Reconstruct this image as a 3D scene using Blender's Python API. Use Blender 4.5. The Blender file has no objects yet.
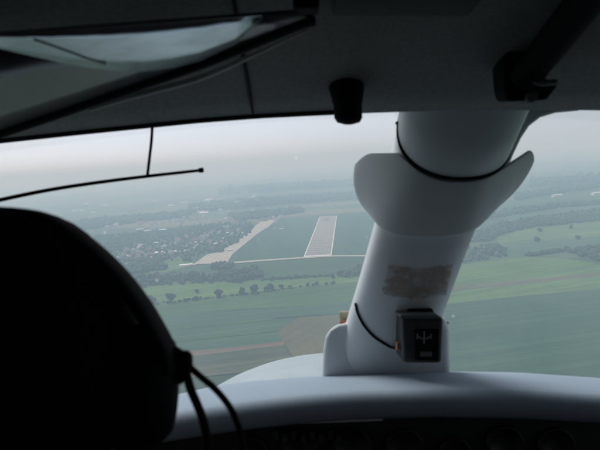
import bpy, bmesh, math, random
from mathutils import Vector, Matrix, noise
R = math.radians
random.seed(7)
sc = bpy.context.scene

# ---------------------------------------------------------------- camera
FPX = 610.0                      # focal length in pixels of the 600x450 photograph
ALT = 250.0                      # height of the airplane above the fields
PITCH, ROLL = R(-6.07), R(4.0)   # nose down on approach, banked a little to the right
A = Matrix.Translation((0, 0, ALT)) @ Matrix.Rotation(PITCH, 4, 'X') @ Matrix.Rotation(ROLL, 4, 'Y')
cd = bpy.data.cameras.new('camera')
cam = bpy.data.objects.new('camera', cd)
sc.collection.objects.link(cam)
cam.matrix_world = A @ Matrix.Rotation(R(90), 4, 'X')
cd.sensor_width = 36.0
cd.lens = 36.0 * FPX / 600.0
cd.clip_start, cd.clip_end = 0.02, 120000
cd.dof.use_dof = True
cd.dof.focus_distance = 900
cd.dof.aperture_fstop = cd.lens / 2.6
sc.camera = cam

# ---------------------------------------------------------------- world, sun, exposure
SUN_DIR = Vector((-0.36, 0.59, 0.72)).normalized()      # towards the sun: left, a little ahead
el = math.asin(SUN_DIR.z)
az = math.atan2(SUN_DIR.x, SUN_DIR.y)
w = bpy.data.worlds.new('World'); sc.world = w; w.use_nodes = True
nt = w.node_tree; nt.nodes.clear()
sky = nt.nodes.new('ShaderNodeTexSky'); sky.sky_type = 'NISHITA'; sky.sun_disc = False
sky.sun_elevation = el; sky.sun_rotation = az
sky.altitude = 200; sky.air_density = 1.0; sky.dust_density = 1.0; sky.ozone_density = 1.0
hs = nt.nodes.new('ShaderNodeHueSaturation'); hs.inputs['Saturation'].default_value = 0.06
bg = nt.nodes.new('ShaderNodeBackground'); bg.inputs['Strength'].default_value = 0.069
wo = nt.nodes.new('ShaderNodeOutputWorld')
nt.links.new(sky.outputs[0], hs.inputs['Color']); wb = nt.nodes.new('ShaderNodeVectorMath'); wb.operation = 'MULTIPLY'; wb.inputs[1].default_value = (.885, .96, 1.12)   # the camera's cool white balance
nt.links.new(hs.outputs[0], wb.inputs[0]); nt.links.new(wb.outputs[0], bg.inputs[0]); nt.links.new(bg.outputs[0], wo.inputs[0])
sl = bpy.data.lights.new('sun', 'SUN'); sl.energy = 1.8; sl.angle = R(38); sl.color = (1, .99, .98)
so = bpy.data.objects.new('sun', sl); sc.collection.objects.link(so)
so.rotation_euler = SUN_DIR.to_track_quat('Z', 'Y').to_euler(); so.location = (0, 0, 400)
HAZE_DENSITY = 3.5e-4
vs = sc.view_settings
vs.view_transform = 'Standard'; vs.look = 'None'; vs.gamma = 1.0; vs.use_curve_mapping = False
vs.exposure = 0.7
sc.cycles.use_denoising = True
sc.cycles.max_bounces = 10; sc.cycles.diffuse_bounces = 5; sc.cycles.transparent_max_bounces = 16
sc.cycles.volume_bounces = 2
sc.cycles.caustics_reflective = False; sc.cycles.caustics_refractive = False

# ---------------------------------------------------------------- materials
def newmat(name):
    m = bpy.data.materials.new(name); m.use_nodes = True
    n = m.node_tree; b = n.nodes['Principled BSDF']
    return m, n, b
def mat(name, col, rough=.6, var=.15, scale=30, metal=0, bump=0, spec=.5, detail=4, col2=None, ramp=(.35, .65)):
    m, n, b = newmat(name)
    tc = n.nodes.new('ShaderNodeTexCoord'); no = n.nodes.new('ShaderNodeTexNoise')
    no.inputs['Scale'].default_value = scale; no.inputs['Detail'].default_value = detail
    n.links.new(tc.outputs['Object'], no.inputs['Vector'])
    cr = n.nodes.new('ShaderNodeValToRGB')
    c2 = col2 or tuple(c * (1 + var) for c in col); c1 = col if col2 else tuple(c * (1 - var) for c in col)
    cr.color_ramp.elements[0].position, cr.color_ramp.elements[1].position = ramp
    cr.color_ramp.elements[0].color = (*c1, 1); cr.color_ramp.elements[1].color = (*c2, 1)
    n.links.new(no.outputs['Fac'], cr.inputs[0]); n.links.new(cr.outputs[0], b.inputs['Base Color'])
    b.inputs['Roughness'].default_value = rough; b.inputs['Metallic'].default_value = metal
    b.inputs['Specular IOR Level'].default_value = spec
    if bump:
        bp = n.nodes.new('ShaderNodeBump'); bp.inputs['Strength'].default_value = bump; bp.inputs['Distance'].default_value = .002
        n.links.new(no.outputs['Fac'], bp.inputs['Height']); n.links.new(bp.outputs[0], b.inputs['Normal'])
    return m
def field_mat(name, col, ang=0, stripe=.22, width=24, col2=None, patch=.22):
    """crop field: drill / tramline stripes along one direction and large soft patches"""
    m, n, b = newmat(name)
    tc = n.nodes.new('ShaderNodeTexCoord'); mp = n.nodes.new('ShaderNodeMapping')
    mp.inputs['Rotation'].default_value = (0, 0, R(ang))
    n.links.new(tc.outputs['Object'], mp.inputs['Vector'])
    wv = n.nodes.new('ShaderNodeTexNoise'); sx = n.nodes.new('ShaderNodeMapping')
    sx.inputs['Scale'].default_value = (1 / width, 1 / (width * 45), 1)
    n.links.new(mp.outputs[0], sx.inputs['Vector']); n.links.new(sx.outputs[0], wv.inputs['Vector'])
    wv.inputs['Scale'].default_value = 1.0; wv.inputs['Detail'].default_value = 3
    n1 = n.nodes.new('ShaderNodeTexNoise'); n1.inputs['Scale'].default_value = .006; n1.inputs['Detail'].default_value = 6
    n.links.new(tc.outputs['Object'], n1.inputs['Vector'])
    n2 = n.nodes.new('ShaderNodeTexNoise'); n2.inputs['Scale'].default_value = .11; n2.inputs['Detail'].default_value = 3
    n.links.new(tc.outputs['Object'], n2.inputs['Vector'])
    cr = n.nodes.new('ShaderNodeValToRGB'); cr.color_ramp.elements[0].position = .3; cr.color_ramp.elements[1].position = .7
    c2 = col2 or (col[0] * (1 + patch) + .012, col[1] * (1 + patch * .7), col[2] * (1 + patch * .5))
    cr.color_ramp.elements[0].color = (*[c * (1 - patch) for c in col], 1); cr.color_ramp.elements[1].color = (*c2, 1)
    n.links.new(n1.outputs['Fac'], cr.inputs[0])
    def scaled(src, amt):
        mr = n.nodes.new('ShaderNodeMapRange'); mr.inputs['From Min'].default_value = .3; mr.inputs['From Max'].default_value = .7
        mr.inputs['To Min'].default_value = 1 - amt; mr.inputs['To Max'].default_value = 1 + amt
        n.links.new(src.outputs['Fac'], mr.inputs['Value']); return mr
    a, c = scaled(wv, stripe), scaled(n2, .12)
    sp = n.nodes.new('ShaderNodeSeparateXYZ'); n.links.new(sx.outputs[0], sp.inputs[0])
    fr = n.nodes.new('ShaderNodeMath'); fr.operation = 'PINGPONG'; fr.inputs[1].default_value = .5; n.links.new(sp.outputs[0], fr.inputs[0])
    tl = n.nodes.new('ShaderNodeMapRange'); tl.inputs['From Min'].default_value = .02; tl.inputs['From Max'].default_value = .07; tl.inputs['To Min'].default_value = .72
    n.links.new(fr.outputs[0], tl.inputs['Value'])
    m0 = n.nodes.new('ShaderNodeMath'); m0.operation = 'MULTIPLY'; n.links.new(c.outputs[0], m0.inputs[0]); n.links.new(tl.outputs[0], m0.inputs[1]); c = m0
    mu = n.nodes.new('ShaderNodeMath'); mu.operation = 'MULTIPLY'
    n.links.new(a.outputs[0], mu.inputs[0]); n.links.new(c.outputs[0], mu.inputs[1])
    vm = n.nodes.new('ShaderNodeVectorMath'); vm.operation = 'SCALE'
    n.links.new(cr.outputs[0], vm.inputs[0]); n.links.new(mu.outputs[0], vm.inputs['Scale'])
    n.links.new(vm.outputs[0], b.inputs['Base Color'])
    b.inputs['Roughness'].default_value = .95; b.inputs['Specular IOR Level'].default_value = .1
    return m
def ground_mat():
    m, n, b = newmat('countryside')
    tc = n.nodes.new('ShaderNodeTexCoord'); mp = n.nodes.new('ShaderNodeMapping'); mp.inputs['Scale'].default_value = (1 / 700, 1 / 330, 1)
    mp.inputs['Rotation'].default_value = (0, 0, R(14))
    n.links.new(tc.outputs['Object'], mp.inputs['Vector'])
    vo = n.nodes.new('ShaderNodeTexVoronoi'); vo.inputs['Scale'].default_value = 1.0
    n.links.new(mp.outputs[0], vo.inputs['Vector'])
    sp = n.nodes.new('ShaderNodeSeparateColor'); n.links.new(vo.outputs['Color'], sp.inputs[0])
    cr = n.nodes.new('ShaderNodeValToRGB'); cr.color_ramp.interpolation = 'CONSTANT'
    e = cr.color_ramp.elements
    cols = [(0, (.045, .085, .045)), (.25, (.08, .12, .055)), (.45, (.05, .09, .05)), (.62, (.12, .15, .07)), (.8, (.035, .065, .035)), (.93, (.17, .16, .1))]
    for i, (p, c) in enumerate(cols):
        x = e[i] if i < 2 else e.new(p)
        x.position = p; x.color = (*c, 1)
    n.links.new(sp.outputs[0], cr.inputs[0])
    no = n.nodes.new('ShaderNodeTexNoise'); no.inputs['Scale'].default_value = .02; no.inputs['Detail'].default_value = 8
    n.links.new(tc.outputs['Object'], no.inputs['Vector'])
    mr = n.nodes.new('ShaderNodeMapRange'); mr.inputs['To Min'].default_value = .65; mr.inputs['To Max'].default_value = 1.35
    n.links.new(no.outputs['Fac'], mr.inputs['Value'])
    vm = n.nodes.new('ShaderNodeVectorMath'); vm.operation = 'SCALE'
    n.links.new(cr.outputs[0], vm.inputs[0]); n.links.new(mr.outputs[0], vm.inputs['Scale'])
    n.links.new(vm.outputs[0], b.inputs['Base Color']); b.inputs['Roughness'].default_value = .95; b.inputs['Specular IOR Level'].default_value = .1
    return m
def concrete_mat(name, c1, c2, bw, bh):
    m, n, b = newmat(name)
    tc = n.nodes.new('ShaderNodeTexCoord')
    br = n.nodes.new('ShaderNodeTexBrick'); br.offset = 0; br.inputs['Scale'].default_value = 1
    br.inputs['Brick Width'].default_value = bw; br.inputs['Row Height'].default_value = bh; br.inputs['Mortar Size'].default_value = .35
    br.inputs['Color1'].default_value = (*c1, 1); br.inputs['Color2'].default_value = (*c2, 1); br.inputs['Mortar'].default_value = (.13, .12, .1, 1)
    n.links.new(tc.outputs['UV'], br.inputs['Vector'])
    no = n.nodes.new('ShaderNodeTexNoise'); no.inputs['Scale'].default_value = .03; no.inputs['Detail'].default_value = 7
    n.links.new(tc.outputs['UV'], no.inputs['Vector'])
    mr = n.nodes.new('ShaderNodeMapRange'); mr.inputs['To Min'].default_value = .7; mr.inputs['To Max'].default_value = 1.3
    n.links.new(no.outputs['Fac'], mr.inputs['Value'])
    vm = n.nodes.new('ShaderNodeVectorMath'); vm.operation = 'SCALE'
    n.links.new(br.outputs['Color'], vm.inputs[0]); n.links.new(mr.outputs[0], vm.inputs['Scale'])
    n.links.new(vm.outputs[0], b.inputs['Base Color']); b.inputs['Roughness'].default_value = .9
    return m
def glass_mat(name, tint, dirt=.22, smear=.045, refl=.5):
    m = bpy.data.materials.new(name); m.use_nodes = True
    n = m.node_tree; n.nodes.clear()
    out = n.nodes.new('ShaderNodeOutputMaterial'); tr = n.nodes.new('ShaderNodeBsdfTransparent'); tr.inputs[0].default_value = (*tint, 1)
    gl = n.nodes.new('ShaderNodeBsdfGlossy'); gl.inputs['Roughness'].default_value = .03
    lw = n.nodes.new('ShaderNodeLayerWeight'); lw.inputs['Blend'].default_value = .3
    mu = n.nodes.new('ShaderNodeMath'); mu.operation = 'MULTIPLY'; mu.inputs[1].default_value = refl
    n.links.new(lw.outputs['Fresnel'], mu.inputs[0])
    mx = n.nodes.new('ShaderNodeMixShader'); n.links.new(mu.outputs[0], mx.inputs[0]); n.links.new(tr.outputs[0], mx.inputs[1]); n.links.new(gl.outputs[0], mx.inputs[2])
    # dried specks and a thin greasy film on the perspex
    tc = n.nodes.new('ShaderNodeTexCoord'); vo = n.nodes.new('ShaderNodeTexVoronoi'); vo.inputs['Scale'].default_value = 26
    n.links.new(tc.outputs['Object'], vo.inputs['Vector'])
    st = n.nodes.new('ShaderNodeMapRange'); st.inputs['From Min'].default_value = .10; st.inputs['From Max'].default_value = .03
    st.inputs['To Min'].default_value = 0; st.inputs['To Max'].default_value = 1
    n.links.new(vo.outputs['Distance'], st.inputs['Value'])
    sp = n.nodes.new('ShaderNodeSeparateColor'); n.links.new(vo.outputs['Color'], sp.inputs[0])
    gt = n.nodes.new('ShaderNodeMath'); gt.operation = 'GREATER_THAN'; gt.inputs[1].default_value = .9; n.links.new(sp.outputs[0], gt.inputs[0])
    m1 = n.nodes.new('ShaderNodeMath'); m1.operation = 'MULTIPLY'; n.links.new(st.outputs[0], m1.inputs[0]); n.links.new(gt.outputs[0], m1.inputs[1])
    m2 = n.nodes.new('ShaderNodeMath'); m2.operation = 'MULTIPLY'; m2.inputs[1].default_value = dirt; n.links.new(m1.outputs[0], m2.inputs[0])
    no = n.nodes.new('ShaderNodeTexNoise'); no.inputs['Scale'].default_value = 7; no.inputs['Detail'].default_value = 5; n.links.new(tc.outputs['Object'], no.inputs['Vector'])
    m3 = n.nodes.new('ShaderNodeMath'); m3.operation = 'MULTIPLY_ADD'; m3.inputs[1].default_value = smear; n.links.new(no.outputs['Fac'], m3.inputs[0]); n.links.new(m2.outputs[0], m3.inputs[2])
    df = n.nodes.new('ShaderNodeBsdfTranslucent'); df.inputs[0].default_value = (.8, .82, .82, 1)
    mf = n.nodes.new('ShaderNodeMixShader'); n.links.new(m3.outputs[0], mf.inputs[0]); n.links.new(mx.outputs[0], mf.inputs[1]); n.links.new(df.outputs[0], mf.inputs[2])
    n.links.new(mf.outputs[0], out.inputs[0])
    return m
def leaf_mat(name, col, var=.45, scale=.12):
    m, n, b = newmat(name)
    tc = n.nodes.new('ShaderNodeTexCoord'); ge = n.nodes.new('ShaderNodeNewGeometry')
    no = n.nodes.new('ShaderNodeTexNoise'); no.inputs['Scale'].default_value = scale; no.inputs['Detail'].default_value = 5
    n.links.new(ge.outputs['Position'], no.inputs['Vector'])
    cr = n.nodes.new('ShaderNodeValToRGB'); cr.color_ramp.elements[0].position = .35; cr.color_ramp.elements[1].position = .65
    cr.color_ramp.elements[0].color = (*[c * (1 - var) for c in col], 1); cr.color_ramp.elements[1].color = (*[c * (1 + var) for c in col], 1)
    n.links.new(no.outputs['Fac'], cr.inputs[0]); n.links.new(cr.outputs[0], b.inputs['Base Color'])
    b.inputs['Roughness'].default_value = .8; b.inputs['Specular IOR Level'].default_value = .2
    return m

M = {}
M['ground'] = ground_mat()
M['air_grass'] = field_mat('airfield_grass', (0.035, 0.095, 0.058), ang=-7, stripe=.20, width=16, patch=.15)
M['grass_dark'] = field_mat('rough_grass', (0.031, 0.080, 0.036), ang=60, stripe=.22, width=14)
M['crop_light'] = field_mat('ripening_crop', (0.089, 0.175, 0.054), ang=68, stripe=.24, width=20)
M['crop_mid'] = field_mat('green_crop', (0.048, 0.120, 0.040), ang=72, stripe=.22, width=18)
M['crop_teal'] = field_mat('young_grain', (.038, .100, .060), ang=78, stripe=.22, width=22, patch=.14)
M['crop_red'] = field_mat('poppy_strip', (.17, .125, .09), ang=78, stripe=.25, width=10)
M['crop_stripe'] = field_mat('drilled_crop', (.06, .085, .045), ang=80, stripe=.4, width=14, col2=(.12, .11, .07))
M['crop_pink'] = field_mat('pinkish_strip', (.125, .13, .085), ang=80, stripe=.2, width=12)
M['fallow'] = field_mat('fallow_soil', (.105, .10, .052), ang=30, stripe=.08, width=20)
M['crop_pale'] = field_mat('pale_meadow', (0.069, 0.135, 0.081), ang=80, stripe=.22, width=30)
M['crop_yellow'] = field_mat('yellow_green_meadow', (0.110, 0.190, 0.067), ang=82, stripe=.2, width=36)
M['runway'] = concrete_mat('runway_concrete', (.31, .28, .26), (.275, .25, .235), 7.5, 15)
M['apron'] = concrete_mat('apron_concrete', (.46, .40, .34), (.42, .37, .32), 15, 15)
M['paint'] = mat('runway_paint', (.75, .75, .72), .8, .15, .2)
M['joint'] = mat('dark_joint', (.17, .155, .145), .9, .2, .3)
M['road'] = mat('pale_track', (.40, .37, .31), .9, .15, .05)
M['leaf'] = leaf_mat('foliage', (.036, .064, .027))
M['leaf_b'] = leaf_mat('foliage_olive', (.045, .065, .024))
M['wood'] = leaf_mat('woodland', (.040, .070, .032), var=.4, scale=.035)
M['bark'] = mat('bark', (.09, .065, .045), .9, .3, 4)
M['wall_white'] = mat('white_render', (.75, .74, .70), .8, .08, .4)
M['wall_cream'] = mat('cream_render', (.55, .50, .42), .8, .1, .4)
M['wall_grey'] = mat('grey_render', (.42, .42, .42), .8, .1, .4)
M['roof_red'] = mat('red_roof', (.27, .16, .125), .8, .2, .6)
M['roof_grey'] = mat('grey_roof', (.25, .25, .27), .7, .2, .6)
M['roof_pale'] = mat('pale_metal_roof', (.72, .74, .76), .5, .06, .3)
M['dark_opening'] = mat('dark_opening', (.04, .045, .05), .4, .1, 1)
# cockpit
M['lining'] = mat('grey_roof_lining', (.19, .195, .19), .85, .12, 220, bump=.25)
M['lining_dark'] = mat('dark_lining', (.045, .047, .047), .85, .15, 120, bump=.2)
M['rubber'] = mat('black_rubber', (.009, .009, .010), .8, .25, 60, spec=.2)
M['white_paint'] = mat('cream_white_paint', (.70, .725, .735), .42, .05, 9, col2=(.76, .785, .795))
M['nose_paint'] = mat('white_nose_paint', (.30, .35, .36), .4, .05, 6, col2=(.35, .40, .41))
M['glare'] = mat('blue_grey_vinyl', (.31, .38, .45), .75, .03, 160, bump=.05, spec=.25)
M['panel_black'] = mat('black_panel', (.018, .018, .019), .6, .2, 50)
M['trim_grey'] = mat('grey_trim', (.10, .12, .12), .6, .15, 40)
M['black_plastic'] = mat('black_plastic', (.007, .007, .008), .75, .2, 40, spec=.12)
M['compass_grey'] = mat('compass_grey', (.035, .038, .038), .5, .25, 60)
M['dial_white'] = mat('dial_white', (.22, .22, .21), .6, .1, 30)
M['tape'] = mat('old_brown_tape', (.44, .30, .22), .7, .3, 45, col2=(.52, .40, .31), ramp=(.35, .65), bump=.2)
_n = M['tape'].node_tree; _a = _n.nodes.new('ShaderNodeTexNoise'); _a.inputs['Scale'].default_value = 95; _a.inputs['Detail'].default_value = 6
_r = _n.nodes.new('ShaderNodeMapRange'); _r.inputs['From Min'].default_value = .36; _r.inputs['From Max'].default_value = .58; _r.inputs['To Min'].default_value = .12; _r.inputs['To Max'].default_value = .66
_t = _n.nodes.new('ShaderNodeTexCoord'); _n.links.new(_t.outputs['Object'], _a.inputs['Vector']); _n.links.new(_a.outputs['Fac'], _r.inputs['Value']); _n.links.new(_r.outputs[0], _n.nodes['Principled BSDF'].inputs['Alpha'])
M['red'] = mat('red_plastic', (.40, .06, .04), .5, .1, 30)
M['tan'] = mat('tan_foam', (.34, .29, .19), .9, .2, 70, bump=.4)
M['brass'] = mat('copper_terminal', (.45, .25, .16), .4, .2, 60, metal=.7)
M['glass'] = glass_mat('windscreen_perspex', (.965, .975, .975), refl=.12)
M['glass_side'] = glass_mat('side_window_perspex', (.9, .92, .92), dirt=.02)
M['visor_smoke'] = mat('smoked_visor', (.05, .055, .062), .25, .15, 20)
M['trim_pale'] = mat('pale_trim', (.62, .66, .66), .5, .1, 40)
M['skin'] = mat('skin', (.42, .26, .19), .55, .08, 60)
M['hair'] = mat('dark_hair', (.006, .005, .0045), .9, .4, 250, bump=.5, spec=.1)
M['jacket'] = mat('black_jacket', (.012, .012, .014), .85, .3, 300, bump=.4)
M['seat'] = mat('dark_seat_cloth', (.03, .03, .035), .9, .25, 200, bump=.3)
M['dial_face'] = mat('gauge_face', (.012, .012, .013), .5, .2, 40)

# ---------------------------------------------------------------- helpers
col = sc.collection
def add(name, me, m, parent=None):
    o = bpy.data.objects.new(name, me); col.objects.link(o)
    for x in (m if isinstance(m, (list, tuple)) else [m]): me.materials.append(M[x] if isinstance(x, str) else x)
    if parent: o.parent = parent
    return o
def tag(o, label=None, cat=None, group=None, kind=None):
    for k, v in (('label', label), ('category', cat), ('group', group), ('kind', kind)):
        if v: o[k] = v
    return o
def to_mesh(bm, name, smooth=False, normals=True):
    if normals: bmesh.ops.recalc_face_normals(bm, faces=bm.faces)
    me = bpy.data.meshes.new(name); bm.to_mesh(me); bm.free()
    if smooth:
        for p in me.polygons: p.use_smooth = True
    return me

def fdir(x, y): return Vector(((x - 300) / FPX, 1.0, (225 - y) / FPX))
def P(x, y, d):                      # cockpit frame: photo pixel at d metres ahead
    v = fdir(x, y); return v * d
def G(x, y, z=0.0):                  # the point of the ground seen at a photo pixel
    o = A.translation; v = A.to_3x3() @ fdir(x, y)
    t = (z - o.z) / v.z
    return o + v * t

# ================================================================ THE LAND
GR = 45000
bm = bmesh.new()
vs_ = [bm.verts.new((GR * math.cos(a), GR * math.sin(a), 0)) for a in [2 * math.pi * i / 96 for i in range(96)]]
bm.faces.new(vs_)
tag(add('ground', to_mesh(bm, 'ground'), 'ground'), kind='structure')

LAYER = [0.0]
def sheet(name, px, m, z=None, uv_dir=None, parent=None):
    LAYER[0] += .06
    z = LAYER[0] if z is None else z
    pts = [G(x, y, z) for x, y in px]
    c = sum(pts, Vector()) / len(pts); c.z = z
    # break long edges a little so that they are not ruler straight
    fine = []
    for i, p in enumerate(pts):
        q = pts[(i + 1) % len(pts)]; L = (q - p).length
        k = max(1, min(14, int(L / 60))) if uv_dir is None else 1
        nrm = Vector((-(q - p).y, (q - p).x, 0)).normalized()
        for j in range(k):
            f = j / k; s = 0 if j == 0 else (noise.noise((p + (q - p) * f) * .01) * 5)
            fine.append(p + (q - p) * f + nrm * s)
    bm = bmesh.new()
    bm.faces.new([bm.verts.new(p - c) for p in fine])
    bmesh.ops.triangulate(bm, faces=bm.faces[:])
    if uv_dir:
        d = (G(*uv_dir[1]) - G(*uv_dir[0])).normalized(); e = Vector((-d.y, d.x, 0)); ul = bm.loops.layers.uv.new('UVMap')
        for f in bm.faces:
            for l in f.loops: l[ul].uv = (l.vert.co.dot(e), l.vert.co.dot(d))
    bmesh.ops.recalc_face_normals(bm, faces=bm.faces)
    for f in bm.faces:
        if f.normal.z < 0: f.normal_flip()
    o = add(name, to_mesh(bm, name, normals=False), m, parent)
    o.location = c
    if not parent: tag(o, kind='structure')
    return o

# fields, far to near (photo pixels give directions; the ground gives the distance)
for px, m in [
    ([(380, 186), (520, 178), (700, 164), (700, 169), (520, 184), (380, 191)], 'crop_pale'),
    ([(505, 212), (600, 198), (690, 190), (690, 200), (600, 208), (540, 216), (508, 221)], 'crop_pale'),
    ([(500, 203), (600, 189), (690, 181), (690, 186), (600, 195), (500, 208)], 'crop_mid'),
    ([(180, 214), (300, 207), (365, 203), (372, 205), (300, 211), (230, 217), (180, 221)], 'crop_pale'),
    ([(497, 236), (520, 231), (600, 222), (690, 216), (690, 229), (600, 236), (498, 244)], 'crop_yellow'),
    ([(478, 250), (498, 244), (600, 236), (690, 229), (690, 253), (600, 250), (560, 252), (525, 256), (490, 260)], 'crop_pale'),
    ([(60, 258), (135, 252), (165, 250), (172, 258), (130, 268), (60, 276)], 'crop_mid'),
    ([(146, 261), (186, 256), (198, 264), (165, 272), (138, 275)], 'crop_light'),
    ([(226, 264), (236, 250), (258, 230), (276, 219), (300, 216), (380, 211), (420, 240), (420, 253), (303, 257.5)], 'air_grass'),
    ([(203, 268), (303, 259), (420, 254), (420, 268), (300, 276), (262, 280), (215, 280)], 'grass_dark'),
    ([(20, 302), (128, 289), (180, 283), (262, 280), (330, 277), (400, 272), (400, 278), (330, 284), (262, 291), (200, 298), (20, 314)], 'crop_light'),
    ([(20, 314), (200, 298), (262, 291), (330, 284), (400, 278), (400, 296), (366, 299), (300, 306), (200, 312), (20, 330)], 'crop_mid'),
    ([(20, 330), (200, 312), (300, 306), (366, 299), (400, 296), (400, 310), (300, 316), (277, 331), (283, 341), (190, 352), (20, 366)], 'crop_teal'),
    ([(20, 366), (190, 351), (250, 345), (284, 341), (284, 345), (240, 350), (190, 356), (20, 371)], 'crop_red'),
    ([(20, 371), (190, 356), (284, 345), (292, 358), (250, 372), (20, 395)], 'crop_stripe'),
    ([(277, 331), (300, 316.5), (400, 310.5), (400, 352), (330, 357), (293, 357), (284, 343)], 'fallow'),
    ([(400, 275), (440, 267), (490, 260.5), (530, 257), (565, 258.5), (600, 264), (720, 276), (720, 280), (600, 289), (520, 296), (400, 309)], 'crop_light'),
    ([(452, 287), (600, 272), (720, 266), (720, 269), (600, 276), (452, 291.5)], 'crop_pink'),
    ([(400, 306), (520, 293.5), (600, 287), (720, 278.5), (720, 280), (600, 289), (520, 296), (400, 309)], 'crop_yellow'),
    ([(20, 341), (200, 325), (277, 318), (277, 319.5), (200, 327), (20, 344)], 'crop_mid'),
    ([(20, 352), (200, 337), (280, 330), (280, 331), (200, 339), (20, 355)], 'crop_mid'),
    ([(400, 309), (520, 296), (600, 289), (720, 280), (800, 350), (760, 430), (400, 430)], 'crop_teal'),
]:
    sheet('field', px, m)

# the airfield: runway, parallel apron and taxiway, perimeter track
runway_px = [(303.6, 256.8), (331.8, 255.2), (337.2, 215.4), (319.8, 216.4)]
rw = sheet('runway', runway_px, 'runway', uv_dir=((317, 256), (328.5, 216)))
def lerp(a, b, t): return (a[0] + (b[0] - a[0]) * t, a[1] + (b[1] - a[1]) * t)
def in_rw(u, v):                       # u across 0..1, v along 0..1 on the ground
    z = LAYER[0]
    a, b, c, d = [G(x, y, z) for x, y in runway_px]
    return (a.lerp(b, u)).lerp(d.lerp(c, u), v)
def strip(name, u0, v0, u1, v1, m, dz=.05):
    bm = bmesh.new()
    pts = [in_rw(u0, v0), in_rw(u1, v0), in_rw(u1, v1), in_rw(u0, v1)]
    bm.faces.new([bm.verts.new(p - rw.location + Vector((0, 0, dz))) for p in pts])
    for f in bm.faces:
        f.normal_update()
        if f.normal.z < 0: f.normal_flip()
    return add(name, to_mesh(bm, name, normals=False), m, rw)
strip('edge_line', .0, .0, .035, .985, 'paint'); strip('edge_line', .955, .0, .985, .985, 'paint')
strip('threshold_line', .04, .0, .95, .012, 'paint')
for v in (.03, .055, .085, .12, .16, .21, .27):
    strip('slab_joint', .06, v, .93, v + .009 + v * .02, 'joint')
strip('tyre_mark', .3, .80, .6, .93, 'joint', .04)
LAYER[0] += .1
sheet('apron', [(193.5, 264), (207, 254.5), (221, 251.2), (232.5, 243.5), (243.5, 236), (251.5, 230.3), (255.5, 225.5), (262.5, 220.2), (276.5, 219.3), (268.5, 226.7), (260, 232), (254, 236.3), (243.5, 245), (232, 254.5), (227, 263.2)],
      'apron', uv_dir=((226, 260), (270, 222)))
sheet('path', [(226, 262.2), (265, 259.4), (303.6, 256.9), (332, 255.2), (420, 254.6), (420, 256), (332, 256.4), (303.6, 258.2), (265, 260.9), (226, 263.9)], 'road')
sheet('path', [(180, 265.2), (196, 263.4), (196, 264.8), (181, 267)], 'road')
sheet('path', [(275, 317), (300, 315.6), (400, 309.8), (400, 310.5), (300, 316.4), (275, 318)], 'grass_dark')

# ---------------------------------------------------------------- trees
def blob(bm, c, r, h, seed, sub=1):
    res = bmesh.ops.create_icosphere(bm, subdivisions=sub, radius=1.0)
    s = Vector((seed * 1.37, seed * .71, seed * 2.1))
    for v in res['verts']:
        k = 1 + .38 * noise.noise(v.co * 1.9 + s)
        v.co = Vector((c.x + v.co.x * r * k, c.y + v.co.y * r * k, c.z + v.co.z * h * k))
def inside(p, poly):
    n = len(poly); r = False; j = n - 1
    for i in range(n):
        a, b = poly[i], poly[j]
        if (a.y > p.y) != (b.y > p.y) and p.x < (b.x - a.x) * (p.y - a.y) / (b.y - a.y) + a.x: r = not r
        j = i
    return r
ICO = None
def wood(px, label, size=7.0, space=9.0, dens=1.0, cat='woodland', m='wood'):
    """many crowns close together, one mass nobody could count"""
    global ICO
    if ICO is None:
        b = bmesh.new(); bmesh.ops.create_icosphere(b, subdivisions=1, radius=1.0)
        b.verts.ensure_lookup_table()
        ICO = ([v.co.copy() for v in b.verts], [tuple(v.index for v in f.verts) for f in b.faces]); b.free()
    poly = [G(x, y) for x, y in px]
    x0, x1 = min(p.x for p in poly), max(p.x for p in poly); y0, y1 = min(p.y for p in poly), max(p.y for p in poly)
    c = sum(poly, Vector()) / len(poly)
    far = max(1.0, c.length / 2600)
    size, space = size * far ** .5, space * far
    n = max(1, (x1 - x0) * (y1 - y0) / space ** 2)
    if n > 9000: space *= math.sqrt(n / 9000)
    V, F = [], []
    y = y0
    while y < y1:
        x = x0
        while x < x1:
            p = Vector((x + random.uniform(-.5, .5) * space, y + random.uniform(-.5, .5) * space, 0))
            x += space
            if random.random() > dens or not inside(p, poly): continue
            if dens > .8 and noise.noise(p * .012) < -.42: continue
            r = size * random.uniform(.6, 1.15); h = r * random.uniform(.75, 1.15); zc = h * random.uniform(.75, 1.0)
            s = Vector((random.random() * 50, random.random() * 50, 0)); b0 = len(V)
            for v in ICO[0]:
                k = 1 + .45 * noise.noise(v * 1.8 + s)
                V.append((p.x - c.x + v.x * r * k, p.y - c.y + v.y * r * k, max(-.3, zc + v.z * h * k)))
            F.extend(tuple(i + b0 for i in f) for f in ICO[1])
        y += space
    me = bpy.data.meshes.new('woodland'); me.from_pydata(V, [], F); me.update()
    o = add('woodland', me, m); o.location = c
    return tag(o, label, cat, kind='stuff')

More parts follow.
